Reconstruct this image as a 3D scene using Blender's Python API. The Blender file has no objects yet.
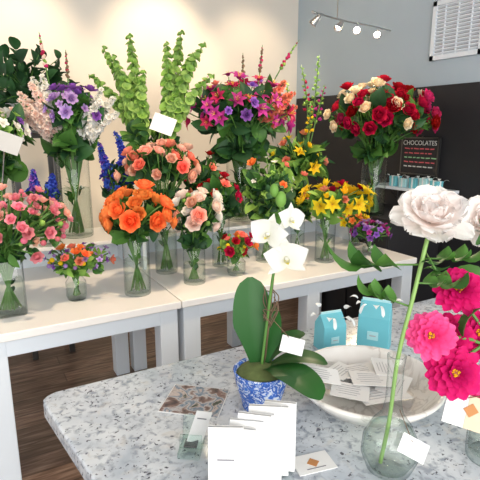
import bpy, math, random
import numpy as np
from mathutils import Vector, Matrix, Quaternion
R=random.Random(7)
COL=bpy.context.scene.collection
# ------------------------------------------------------------ materials
def nt(name):
    m=bpy.data.materials.new(name); m.use_nodes=True
    n=m.node_tree; n.nodes.clear()
    return m,n,n.nodes,n.links
def out(n,sh):
    o=n.nodes.new('ShaderNodeOutputMaterial'); n.links.new(sh,o.inputs[0])
def mixc(n,fac,a,b):
    m=n.nodes.new('ShaderNodeMix'); m.data_type='RGBA'
    for i,v in ((0,fac),(6,a),(7,b)):
        if hasattr(v,'is_linked'): n.links.new(v,m.inputs[i])
        elif isinstance(v,(int,float)): m.inputs[i].default_value=v
        else: m.inputs[i].default_value=(*v,1)
    return m.outputs[2]
def math_(n,op,a,b):
    m=n.nodes.new('ShaderNodeMath'); m.operation=op
    for i,v in enumerate((a,b)):
        if hasattr(v,'is_linked'): n.links.new(v,m.inputs[i])
        else: m.inputs[i].default_value=v
    return m.outputs[0]
def ramp(n,fac,stops,interp='LINEAR'):
    r=n.nodes.new('ShaderNodeValToRGB'); r.color_ramp.interpolation=interp
    e=r.color_ramp.elements
    while len(e)<len(stops): e.new(0.5)
    for i,(p,c) in enumerate(stops):
        e[i].position=p; e[i].color=(*c,1)
    n.links.new(fac,r.inputs[0]); return r.outputs[0]
def noise(n,scale,detail=4,coord=None,dist=0):
    t=n.nodes.new('ShaderNodeTexNoise'); t.inputs['Scale'].default_value=scale; t.inputs['Detail'].default_value=detail
    t.inputs['Distortion'].default_value=dist
    if coord is None:
        c=n.nodes.new('ShaderNodeTexCoord'); coord=c.outputs['Object']
    n.links.new(coord,t.inputs['Vector']); return t.outputs['Fac']
def basic(name,col,rough=.5,metal=0,var=.06,scale=12,spec=.5,emis=None,bump=0):
    m,n,N,L=nt(name)
    b=N.new('ShaderNodeBsdfPrincipled')
    f=noise(n,scale)
    c=mixc(n,f,tuple(max(0,x*(1-var)) for x in col),tuple(min(1,x*(1+var)) for x in col))
    L.new(c,b.inputs['Base Color']); b.inputs['Roughness'].default_value=rough; b.inputs['Metallic'].default_value=metal
    b.inputs['Specular IOR Level'].default_value=spec
    if emis: b.inputs['Emission Color'].default_value=(*emis[0],1); b.inputs['Emission Strength'].default_value=emis[1]
    if bump:
        bp=N.new('ShaderNodeBump'); bp.inputs['Strength'].default_value=bump; L.new(noise(n,scale*8),bp.inputs['Height']); L.new(bp.outputs[0],b.inputs['Normal'])
    out(n,b.outputs[0]); return m
def petal(name,inner,outer,trans=.33,rough=.65,var=.25,spec=.22):
    m,n,N,L=nt(name)
    a=N.new('ShaderNodeAttribute'); a.attribute_name='fc'
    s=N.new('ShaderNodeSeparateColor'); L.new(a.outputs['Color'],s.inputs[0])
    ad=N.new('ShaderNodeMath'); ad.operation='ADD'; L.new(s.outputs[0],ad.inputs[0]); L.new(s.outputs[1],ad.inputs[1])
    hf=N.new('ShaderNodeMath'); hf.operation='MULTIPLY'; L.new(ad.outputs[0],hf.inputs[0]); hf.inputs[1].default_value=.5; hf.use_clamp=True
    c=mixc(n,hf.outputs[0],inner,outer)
    h=N.new('ShaderNodeHueSaturation'); L.new(c,h.inputs['Color'])
    mr=N.new('ShaderNodeMapRange'); L.new(s.outputs[2],mr.inputs[0]); mr.inputs[3].default_value=1-var; mr.inputs[4].default_value=1+var*.6
    L.new(mr.outputs[0],h.inputs['Value'])
    mh=N.new('ShaderNodeMapRange'); L.new(s.outputs[2],mh.inputs[0]); mh.inputs[3].default_value=.512; mh.inputs[4].default_value=.490
    L.new(mh.outputs[0],h.inputs['Hue'])
    b=N.new('ShaderNodeBsdfPrincipled'); L.new(h.outputs[0],b.inputs['Base Color']); b.inputs['Roughness'].default_value=rough
    b.inputs['Specular IOR Level'].default_value=spec
    t=N.new('ShaderNodeBsdfTranslucent'); L.new(h.outputs[0],t.inputs[0])
    mx=N.new('ShaderNodeMixShader'); mx.inputs[0].default_value=trans; L.new(b.outputs[0],mx.inputs[1]); L.new(t.outputs[0],mx.inputs[2])
    out(n,mx.outputs[0]); return m
def glass(name,tint=(.975,.99,.985),edge=(.40,.47,.48),rough=.02,refl=.5):
    m,n,N,L=nt(name)
    lw=N.new('ShaderNodeLayerWeight'); lw.inputs[0].default_value=.5
    f=lw.outputs['Facing']
    tr=N.new('ShaderNodeBsdfTransparent'); L.new(mixc(n,math_(n,'POWER',f,3.5),tint,edge),tr.inputs[0])
    g=N.new('ShaderNodeBsdfGlossy'); g.inputs['Roughness'].default_value=rough
    fac=math_(n,'ADD',math_(n,'MULTIPLY',math_(n,'POWER',f,4.0),refl),.04)
    mx=N.new('ShaderNodeMixShader'); L.new(fac,mx.inputs[0]); L.new(tr.outputs[0],mx.inputs[1]); L.new(g.outputs[0],mx.inputs[2])
    out(n,mx.outputs[0]); return m

M={}
M['glass']=glass('clear_glass')
M['glassg']=glass('greenish_glass',(.93,.98,.96),(.5,.65,.6))
M['water']=glass('water',(.93,.96,.93),(.72,.79,.75),.01,.2)
M['stem']=basic('stem_green',(.08,.20,.035),.5,var=.3,scale=9)
M['stem2']=basic('stem_pale',(.22,.38,.10),.5,var=.3,scale=9)
M['twig']=basic('twig_brown',(.16,.1,.06),.8,var=.3)
M['leaf']=petal('leaf_green',(.04,.13,.025),(.085,.23,.04),.2,.5,.45,.3)
M['leafd']=petal('leaf_dark',(.018,.06,.02),(.03,.105,.035),.12,.5,.4,.3)
M['leafo']=petal('leaf_orchid',(.012,.065,.015),(.025,.12,.022),.06,.42,.2,.25)
M['leafl']=petal('leaf_light',(.20,.42,.06),(.36,.60,.14),.35,.5,.25,.3)
M['bell']=petal('bell_green',(.30,.52,.10),(.50,.72,.24),.4,.5,.2,.3)
M['leafy']=petal('leaf_olive',(.16,.30,.06),(.28,.45,.11),.3,.5,.3,.3)
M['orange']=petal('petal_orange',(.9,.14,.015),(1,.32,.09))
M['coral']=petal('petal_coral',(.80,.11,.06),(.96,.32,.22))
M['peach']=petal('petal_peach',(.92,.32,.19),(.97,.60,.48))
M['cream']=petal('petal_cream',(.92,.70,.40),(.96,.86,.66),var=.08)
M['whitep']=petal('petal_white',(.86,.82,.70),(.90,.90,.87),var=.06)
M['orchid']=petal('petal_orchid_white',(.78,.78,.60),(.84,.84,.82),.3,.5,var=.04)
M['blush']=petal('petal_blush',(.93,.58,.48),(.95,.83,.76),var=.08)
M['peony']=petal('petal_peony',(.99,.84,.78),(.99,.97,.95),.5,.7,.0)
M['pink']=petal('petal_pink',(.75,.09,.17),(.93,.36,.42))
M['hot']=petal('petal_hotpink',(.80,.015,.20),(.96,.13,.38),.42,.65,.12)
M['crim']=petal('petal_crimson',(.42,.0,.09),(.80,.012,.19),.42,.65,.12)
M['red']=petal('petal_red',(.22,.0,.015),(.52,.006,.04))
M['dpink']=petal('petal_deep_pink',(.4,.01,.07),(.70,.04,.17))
M['mag']=petal('petal_magenta',(.35,.01,.15),(.62,.06,.36))
M['purp']=petal('petal_purple',(.16,.04,.32),(.36,.14,.62))
M['lilac']=petal('petal_lilac',(.3,.12,.45),(.55,.38,.74))
M['blue']=petal('petal_blue',(.02,.03,.28),(.05,.09,.55))
M['yel']=petal('petal_yellow',(.9,.5,.01),(1,.75,.03),var=.12)
M['center']=basic('flower_center',(.75,.5,.05),.7,var=.3)
M['lip']=basic('orchid_lip',(.85,.70,.12),.5,var=.3,scale=60)
M['cdark']=basic('flower_center_dark',(.25,.06,.03),.8,var=.3)
M['wall']=basic('wall_cream',(.77,.72,.645),.85,var=.03,scale=3,bump=.03)
M['wallb']=basic('wall_bluegrey',(.43,.51,.57),.85,var=.03,scale=3,bump=.03)
M['ceil']=basic('ceiling_white',(.8,.8,.79),.9,var=.02)
M['black']=basic('black_panel',(.015,.015,.018),.6,var=.2,scale=5)
M['white']=basic('white_paint',(.76,.82,.88),.35,var=.02,scale=4)
M['whites']=basic('white_gloss',(.87,.855,.835),.2,var=.02,scale=4)
M['paper']=basic('white_paper',(.74,.74,.73),.7,var=.02)
M['paperg']=basic('paper_edge',(.50,.51,.53),.8,var=.15,scale=200)
M['kraft']=basic('kraft_paper',(.62,.5,.36),.8,var=.08,scale=60)
M['ink']=basic('ink_grey',(.2,.2,.22),.8)
M['inkl']=basic('ink_light_grey',(.42,.42,.44),.8)
M['brownink']=basic('ink_brown',(.45,.2,.07),.8)
M['teal']=basic('teal_card',(.15,.50,.58),.5,var=.06)
M['teall']=basic('teal_light_card',(.42,.72,.76),.5,var=.05)
M['satin']=basic('white_ribbon',(.78,.82,.82),.3,var=.03)
M['metal']=basic('dark_metal',(.12,.12,.12),.35,.9)
M['chrome']=basic('brushed_steel',(.6,.6,.6),.3,1)
M['bulb']=basic('lamp_glow',(1,.85,.6),.4,emis=((1,.84,.58),40))
M['moss']=basic('moss',(.10,.13,.04),.95,var=.5,scale=60,bump=.6)
M['chalkred']=basic('chalk_pink',(.70,.12,.14),.9)
M['chalkw']=basic('chalk_white',(.65,.65,.62),.9)
M['chalkg']=basic('chalk_green',(.30,.55,.30),.9)
M['terra']=basic('pot_grey',(.45,.46,.46),.5)

def floor_mat():
    m,n,N,L=nt('wood_floor')
    c=N.new('ShaderNodeTexCoord'); br=N.new('ShaderNodeTexBrick')
    br.inputs['Scale'].default_value=1; br.inputs['Brick Width'].default_value=1.4; br.inputs['Row Height'].default_value=.13
    br.inputs['Mortar Size'].default_value=.004; br.inputs['Color1'].default_value=(.3,.3,.3,1); br.inputs['Color2'].default_value=(.95,.95,.95,1); br.inputs['Mortar'].default_value=(0,0,0,1)
    L.new(c.outputs['Object'],br.inputs['Vector'])
    mp=N.new('ShaderNodeMapping'); mp.inputs['Scale'].default_value=(1.2,14,1); L.new(c.outputs['Object'],mp.inputs[0])
    g=noise(n,3.5,8,mp.outputs[0],1.2)
    grain=ramp(n,g,[(.25,(.06,.032,.022)),(.5,(.23,.14,.10)),(.75,(.46,.33,.26))])
    mm=N.new('ShaderNodeMix'); mm.data_type='RGBA'; mm.blend_type='MULTIPLY'; mm.inputs[0].default_value=.6
    L.new(grain,mm.inputs[6]); L.new(br.outputs['Color'],mm.inputs[7])
    b=N.new('ShaderNodeBsdfPrincipled'); L.new(mm.outputs[2],b.inputs['Base Color']); b.inputs['Roughness'].default_value=.36
    out(n,b.outputs[0]); return m
M['floor']=floor_mat()
def granite():
    m,n,N,L=nt('speckled_granite')
    a=noise(n,7,8,None,.5)
    base=ramp(n,a,[(.3,(.40,.45,.51)),(.45,(.53,.57,.62)),(.55,(.64,.67,.70)),(.7,(.76,.78,.79))])
    f2=noise(n,60,8,None,.4)
    k=ramp(n,f2,[(.34,(.0,.0,.0)),(.50,(1,1,1))])
    c1=mixc(n,k,(.32,.35,.40),base)
    f3=noise(n,34,6,None,.8)
    k3=ramp(n,f3,[(.58,(0,0,0)),(.70,(.5,.5,.5))])
    c2=mixc(n,k3,c1,(.60,.57,.53))
    tc=N.new('ShaderNodeTexCoord'); mp=N.new('ShaderNodeMapping'); mp.inputs['Location'].default_value=(3,5,1); L.new(tc.outputs['Object'],mp.inputs[0])
    k4=ramp(n,noise(n,120,4,mp.outputs[0],.3),[(.33,(1,1,1)),(.37,(0,0,0))])
    c3=mixc(n,k4,c2,(.09,.09,.11))
    k5=ramp(n,noise(n,38,7,mp.outputs[0],.6),[(.30,(1,1,1)),(.345,(0,0,0))])
    c4=mixc(n,k5,c3,(.13,.13,.16))
    b=N.new('ShaderNodeBsdfPrincipled'); L.new(c4,b.inputs['Base Color']); b.inputs['Roughness'].default_value=.12
    out(n,b.outputs[0]); return m
M['granite']=granite()
def marble():
    m,n,N,L=nt('white_marble')
    a=noise(n,9,8,None,1.6)
    c=ramp(n,a,[(.3,(.83,.81,.77)),(.46,(.79,.76,.71)),(.5,(.60,.57,.53)),(.54,(.80,.78,.74)),(.8,(.85,.83,.80))])
    b=N.new('ShaderNodeBsdfPrincipled'); L.new(c,b.inputs['Base Color']); b.inputs['Roughness'].default_value=.18
    out(n,b.outputs[0]); return m
M['marble']=marble()
def delft():
    m,n,N,L=nt('blue_white_ceramic')
    a=noise(n,42,3,None,1.8)
    c=ramp(n,a,[(.38,(.68,.75,.86)),(.43,(.06,.18,.62)),(.55,(.025,.09,.42)),(.60,(.58,.68,.84)),(.66,(.05,.17,.58))])
    b=N.new('ShaderNodeBsdfPrincipled'); L.new(c,b.inputs['Base Color']); b.inputs['Roughness'].default_value=.12
    out(n,b.outputs[0]); return m
M['delft']=delft()
def print_mat():
    m,n,N,L=nt('photo_print')
    a=noise(n,30,3,None,.5)
    c=ramp(n,a,[(.3,(.02,.02,.03)),(.42,(.22,.14,.12)),(.48,(.50,.48,.48)),(.54,(.08,.16,.24)),(.60,(.55,.46,.42)),(.66,(.04,.06,.04))])
    b=N.new('ShaderNodeBsdfPrincipled'); L.new(c,b.inputs['Base Color']); b.inputs['Roughness'].default_value=.35
    out(n,b.outputs[0]); return m
M['print']=print_mat()

# ------------------------------------------------------------ mesh builder
class MB:
    def __init__(s): s.V=[];s.F=[];s.MI=[];s.C=[];s.n=0;s.mats=[]
    def mi(s,k):
        if k not in s.mats: s.mats.append(k)
        return s.mats.index(k)
    def add(s,tpl,mtx,matk,rnd=None):
        V,F,C,MK=tpl
        if rnd is None: rnd=R.random()
        m=np.array(mtx)
        W=V@m[:3,:3].T+m[:3,3]
        s.V.append(W)
        c=np.zeros((len(V),4)); c[:,:2]=C; c[:,2]=rnd; c[:,3]=1; s.C.append(c)
        o=s.n
        if isinstance(matk,str):
            k=s.mi(matk); s.MI.extend([k]*len(F))
        else:
            ks=[s.mi(matk[min(x,len(matk)-1)]) for x in range(max(MK)+1)]
            s.MI.extend([ks[x] for x in MK])
        s.F.extend([tuple(i+o for i in f) for f in F]); s.n+=len(V)
    def obj(s,name,parent=None,smooth=True,bevel=0):
        me=bpy.data.meshes.new(name)
        V=np.concatenate(s.V) if s.V else np.zeros((0,3))
        me.from_pydata(V.tolist(),[],s.F)
        for k in s.mats: me.materials.append(M[k])
        me.polygons.foreach_set('material_index',s.MI)
        me.polygons.foreach_set('use_smooth',[smooth]*len(s.F))
        a=me.color_attributes.new('fc','FLOAT_COLOR','POINT')
        a.data.foreach_set('color',np.concatenate(s.C).ravel().astype(np.float32))
        me.update()
        o=bpy.data.objects.new(name,me); COL.objects.link(o)
        if parent: o.parent=parent
        if bevel:
            b=o.modifiers.new('bevel','BEVEL'); b.width=bevel; b.segments=3; b.limit_method='ANGLE'
        return o
I4=np.eye(4)
def merge(parts):
    V=[];F=[];C=[];MK=[];n=0
    for (v,f,c,mk),m in parts:
        m=np.array(m); V.append(v@m[:3,:3].T+m[:3,3]); C.append(c); F+=[tuple(i+n for i in q) for q in f]; MK+=mk; n+=len(v)
    return np.concatenate(V),F,np.concatenate(C),MK
def T(x,y,z): return Matrix.Translation((x,y,z))
def RZ(a): return Matrix.Rotation(a,4,'Z')
def RX(a): return Matrix.Rotation(a,4,'X')
def RY(a): return Matrix.Rotation(a,4,'Y')
def S(s): return Matrix.Diagonal((s,s,s,1)) if not isinstance(s,tuple) else Matrix.Diagonal((*s,1))
def orient(pos,d,scale,spin=None):
    q=Vector(d).normalized().to_track_quat('Z','Y')
    if spin is None: spin=R.random()*6.28
    return T(*pos)@q.to_matrix().to_4x4()@RZ(spin)@S(scale)
def pet(L=1,W=.5,a0=.2,a1=.6,cup=.3,ruf=0,nu=5,nv=4,r0=.05,z0=0,layer=1.,prof='round',fold=0,mk=0,seed=0,k=3,tw=0):
    rr=random.Random(seed); ph=rr.random()*6
    V=[];C=[]
    r=r0;z=z0
    for i in range(nu+1):
        s=i/nu; a=a0+(a1-a0)*s
        if i: r+=math.sin(a)*L/nu; z+=math.cos(a)*L/nu
        if prof=='round': w=W*(.18+.95*s**.7)*math.sqrt(max(0,1-.93*s**5))
        elif prof=='lance': w=W*(math.sin(math.pi*min(1,(s*.96+.04))**.85)**.9+.02)
        elif prof=='strap': w=W*(.35+.75*s**.5)*math.sqrt(max(0,1-.97*s**7))
        elif prof=='ovate': w=W*(math.sin(math.pi*(s*.95+.05)**.65)+.03)
        elif prof=='paddle': w=W*(.30+.70*min(1,s*2.2)**1.2)*math.sqrt(max(0,1-.985*s**4.5))
        for j in range(nv+1):
            v=-1+2*j/nv
            x=v*w
            off=cup*w*v*v+fold*w*abs(v)+ruf*s*math.sin(k*v*3+ph)*abs(v)**.5*(.4+.6*s)
            V.append((x, r-math.cos(a)*off, z+math.sin(a)*off+tw*x*s)); C.append((s,layer))
    F=[]
    for i in range(nu):
        for j in range(nv):
            p=i*(nv+1)+j; F.append((p,p+1,p+nv+2,p+nv+1))
    return np.array(V),F,np.array(C),[mk]*len(F)
def lathe(prof,seg=32,mk=0,sq=None):
    V=[];F=[]
    n=len(prof)
    for r,z in prof:
        for i in range(seg):
            a=2*math.pi*i/seg
            x,y=math.cos(a),math.sin(a)
            if sq:
                m=(abs(x)**sq+abs(y)**sq)**(-1/sq); x*=m;y*=m
            V.append((max(r,1e-4)*x,max(r,1e-4)*y,z))
    for k in range(n-1):
        for i in range(seg):
            j=(i+1)%seg; F.append((k*seg+i,k*seg+j,(k+1)*seg+j,(k+1)*seg+i))
    V=np.array(V); return V,F,np.full((len(V),2),.5),[mk]*len(F)
def box(sx,sy,sz,mk=0,cz=0):
    V=np.array([(x*sx/2,y*sy/2,z*sz/2+cz) for x in(-1,1) for y in(-1,1) for z in(-1,1)],float)
    F=[(0,1,3,2),(4,6,7,5),(0,4,5,1),(2,3,7,6),(0,2,6,4),(1,5,7,3)]
    return V,F,np.full((8,2),.5),[mk]*6
def prism(pts,z0,z1):
    n=len(pts); V=np.array([(x,y,z0) for x,y in pts]+[(x,y,z1) for x,y in pts],float)
    F=[tuple(range(n))[::-1],tuple(range(n,2*n))]+[(i,(i+1)%n,n+(i+1)%n,n+i) for i in range(n)]
    return V,F,np.full((2*n,2),.5),[0]*len(F)
def tube(pts,rad,seg=6,mk=0):
    pts=[Vector(p) for p in pts]; V=[];F=[]
    n=len(pts)
    rads=rad if isinstance(rad,(list,tuple)) else [rad]*n
    ref=None
    for i,p in enumerate(pts):
        t=(pts[min(i+1,n-1)]-pts[max(i-1,0)]).normalized()
        if ref is None: ref=t.orthogonal().normalized()
        ref=(ref-t*ref.dot(t)); ref=ref.normalized() if ref.length>1e-6 else t.orthogonal().normalized()
        b=t.cross(ref)
        for k in range(seg):
            a=2*math.pi*k/seg; q=p+(ref*math.cos(a)+b*math.sin(a))*rads[min(i,len(rads)-1)]; V.append(tuple(q))
    for i in range(n-1):
        for k in range(seg):
            j=(k+1)%seg; F.append((i*seg+k,i*seg+j,(i+1)*seg+j,(i+1)*seg+k))
    F.append(tuple(range(seg))[::-1]); F.append(tuple((n-1)*seg+k for k in range(seg)))
    V=np.array(V); return V,F,np.full((len(V),2),.5),[mk]*len(F)
def bez(p0,p1,p2,n=8):
    p0,p1,p2=Vector(p0),Vector(p1),Vector(p2)
    return [p0*(1-t)**2+p1*2*t*(1-t)+p2*t*t for t in [i/n for i in range(n+1)]]
def catm(P,n=5):
    P=[Vector(p) for p in P]; Q=[P[0]*2-P[1]]+P+[P[-1]*2-P[-2]]; o=[]
    for i in range(1,len(Q)-2):
        for k in range(n):
            t=k/n; a,b,c,d=Q[i-1:i+3]
            o.append(.5*((2*b)+(c-a)*t+(2*a-5*b+4*c-d)*t*t+(3*b-a-3*c+d)*t**3))
    o.append(P[-1]); return o
def empty(name,loc=(0,0,0),rot=0):
    e=bpy.data.objects.new(name,None); COL.objects.link(e); e.location=loc; e.rotation_euler=(0,0,rot); e.empty_display_size=.05; return e
def single(name,parts,parent=None,smooth=False,bevel=0,loc=None,rot=None):
    mb=MB()
    for tpl,m,mk in parts: mb.add(tpl,m,mk,.5)
    o=mb.obj(name,parent,smooth,bevel)
    if loc: o.location=loc
    if rot: o.rotation_euler=rot
    return o

# ------------------------------------------------------------ flower templates (unit radius, facing +Z)
def ring(n,ph,**kw):
    return [(pet(seed=i*13+int(ph*100),**kw),RZ(2*math.pi*(i/n)+ph)) for i in range(n)]
def rose_t(lo=False):
    nu,nv=(4,4) if not lo else (3,3); p=[]
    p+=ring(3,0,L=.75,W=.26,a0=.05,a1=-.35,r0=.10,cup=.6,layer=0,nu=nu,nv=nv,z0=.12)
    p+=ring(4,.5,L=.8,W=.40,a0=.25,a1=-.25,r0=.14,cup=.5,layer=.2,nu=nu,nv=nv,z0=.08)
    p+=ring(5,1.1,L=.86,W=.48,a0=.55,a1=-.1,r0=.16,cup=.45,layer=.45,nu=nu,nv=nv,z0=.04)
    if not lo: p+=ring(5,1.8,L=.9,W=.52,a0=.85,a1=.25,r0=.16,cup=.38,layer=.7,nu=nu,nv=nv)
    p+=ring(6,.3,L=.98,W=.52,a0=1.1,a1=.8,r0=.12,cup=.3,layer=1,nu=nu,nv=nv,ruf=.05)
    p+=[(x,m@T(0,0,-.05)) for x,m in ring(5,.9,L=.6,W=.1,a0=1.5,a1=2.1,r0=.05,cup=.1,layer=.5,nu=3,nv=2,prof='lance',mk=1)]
    return merge(p)
def peony_t():
    p=[]
    rr=random.Random(3)
    for li,(n,L,W,a0,a1,r0) in enumerate([(5,.5,.24,.15,-.3,.06),(6,.62,.32,.5,.1,.08),(7,.74,.38,.8,.45,.1),(7,.88,.44,1.08,.85,.1),(7,1.0,.50,1.4,1.3,.06)]):
        for i in range(n):
            p.append((pet(L=L*rr.uniform(.84,1.12),W=W*rr.uniform(.85,1.15),a0=a0+rr.uniform(-.14,.14),a1=a1+rr.uniform(-.35,.35),cup=.25,ruf=.075,r0=r0,nu=8,nv=10,layer=.35+li/6,k=4,seed=i+li*20),RZ(6.283*(i+rr.uniform(-.25,.25))/n+li*.37)@T(0,0,.12-.03*li)))
    return merge(p)
def ruffle_t():
    p=[]
    for li,(n,L,W,a0,a1) in enumerate([(5,.6,.28,.1,-.1),(6,.75,.36,.6,.4),(7,.95,.42,1.15,1.2)]):
        p+=[(x,m) for x,m in ring(n,li*.6,L=L,W=W,a0=a0,a1=a1,cup=.2,ruf=.12,r0=.05,nu=3,nv=4,layer=li/2,k=5)]
    return merge(p)
def zinnia_t():
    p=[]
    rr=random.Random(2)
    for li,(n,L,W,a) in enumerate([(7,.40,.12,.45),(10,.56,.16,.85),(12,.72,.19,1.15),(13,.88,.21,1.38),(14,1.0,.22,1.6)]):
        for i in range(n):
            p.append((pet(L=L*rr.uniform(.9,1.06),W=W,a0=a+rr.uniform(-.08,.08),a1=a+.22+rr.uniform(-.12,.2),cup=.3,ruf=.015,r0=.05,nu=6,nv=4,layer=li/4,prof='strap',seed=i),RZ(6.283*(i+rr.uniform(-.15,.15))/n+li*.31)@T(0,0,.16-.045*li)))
    c=lathe([(0,.34),(.09,.33),(.16,.27),(.18,.16),(.1,.05)],12,1); p.append((c,Matrix.Identity(4)))
    for i in range(30):
        a=rr.random()*6.28; r=rr.uniform(.05,.21)
        p.append((lathe([(0,.06),(.032,.035),(.032,-.02),(.0,-.03)],5,2),T(r*math.cos(a),r*math.sin(a),.37-r*.7)))
    p.append((lathe([(.06,-.2),(.16,-.14),(.24,-.02),(.1,.03)],12,3),Matrix.Identity(4)))
    return merge(p)
def lily_t():
    p=ring(3,0,L=1.05,W=.24,a0=.45,a1=1.75,cup=.25,r0=.03,nu=6,nv=4,prof='ovate',layer=1)+ring(3,1.05,L=1.0,W=.30,a0=.5,a1=1.7,cup=.25,r0=.03,nu=6,nv=4,prof='ovate',layer=.7)
    for i in range(5):
        a=i*1.256; p.append((tube([(0,0,.1),(.1*math.cos(a),.1*math.sin(a),.4),(.22*math.cos(a),.22*math.sin(a),.62)],.018,4,1),Matrix.Identity(4)))
    return merge(p)
def tulip_t():
    p=ring(3,0,L=1.3,W=.42,a0=.75,a1=-.2,cup=.5,r0=.03,nu=5,nv=4,prof='ovate',layer=.6)+ring(3,1.05,L=1.35,W=.42,a0=.85,a1=.15,cup=.45,r0=.05,nu=5,nv=4,prof='ovate',layer=1)
    return merge(p)
def floret_t():
    p=ring(5,0,L=.95,W=.42,a0=.7,a1=1.4,cup=.15,ruf=.08,r0=.04,nu=3,nv=3,layer=1)+ring(4,.6,L=.55,W=.28,a0=.3,a1=.5,cup=.25,ruf=.06,r0=.03,nu=3,nv=3,layer=.3)
    return merge(p)
def bell_t():
    prof=[(.05,0),(.35,.15),(.62,.45),(.95,.72),(1.05,.75),(.9,.68),(.55,.42),(.15,.2)]
    b=lathe(prof,9); c=b[2].copy(); c[:,0]=np.repeat([0,.2,.6,1,1,.8,.3,.1],9); b=(b[0],b[1],c,b[3])
    return merge([(b,Matrix.Identity(4)),(lathe([(.0,.55),(.16,.45),(.18,.3),(.05,.1)],6),Matrix.Identity(4))])
def berry_t(): return lathe([(0,1),(.5,.87),(.87,.5),(1,0),(.87,-.5),(.5,-.87),(0,-1)],8)
def leaf_t(W=.26,a0=.1,a1=.9): return pet(L=1,W=W,a0=a0,a1=a1,cup=.05,fold=.25,nu=6,nv=4,r0=0,prof='lance',layer=.5)
def orchid_t():
    p=[]
    for a in (0,2.2,-2.2): p.append((pet(L=.98,W=.29,a0=1.3,a1=1.6,cup=.15,r0=.03,nu=7,nv=6,prof='ovate',layer=.8),RZ(a)@T(0,0,-.08)))
    for a in (1.25,-1.25): p.append((pet(L=1.02,W=.58,a0=1.15,a1=1.7,cup=.14,ruf=.04,r0=.02,nu=8,nv=8,layer=1,prof='ovate'),RZ(a)@T(0,0,.04)))
    p.append((pet(L=.42,W=.13,a0=.9,a1=.1,cup=.6,r0=.04,nu=5,nv=4,layer=.2,prof='ovate',mk=1),RZ(math.pi)@T(0,0,.08)))
    for a in (2.5,-2.5): p.append((pet(L=.30,W=.11,a0=.7,a1=.0,cup=.5,r0=.06,nu=4,nv=4,layer=.2,mk=0),RZ(a)@T(0,0,.08)))
    p.append((lathe([(0,.32),(.07,.30),(.10,.2),(.08,.0)],8,0),T(0,.03,0)))
    return merge(p)
ROSE=rose_t();ROSEL=rose_t(True);PEONY=peony_t();RUF=ruffle_t();ZIN=zinnia_t();LILY=lily_t();TULIP=tulip_t();FLOR=floret_t();BELL=bell_t();BERRY=berry_t();ORCH=orchid_t()
LEAF=leaf_t();LEAFW=leaf_t(.4,.1,1.2);LEAFN=leaf_t(.1,.05,.9)
def fern_t():
    p=[(tube([(0,0,0),(0,.05,.35),(0,.16,.7),(0,.35,1)],.012,4,1),Matrix.Identity(4))]
    for i in range(9):
        t=.15+.85*i/9; y=.35*t*t; 
        for sgn in (-1,1): p.append((pet(L=.38*(1-.5*t),W=.07,a0=1.0,a1=1.6,cup=.1,fold=.2,r0=0,nu=3,nv=2,prof='lance'),T(0,y,t)@RZ(-sgn*1.4)))
    return merge(p)
FERN=fern_t()

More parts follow.
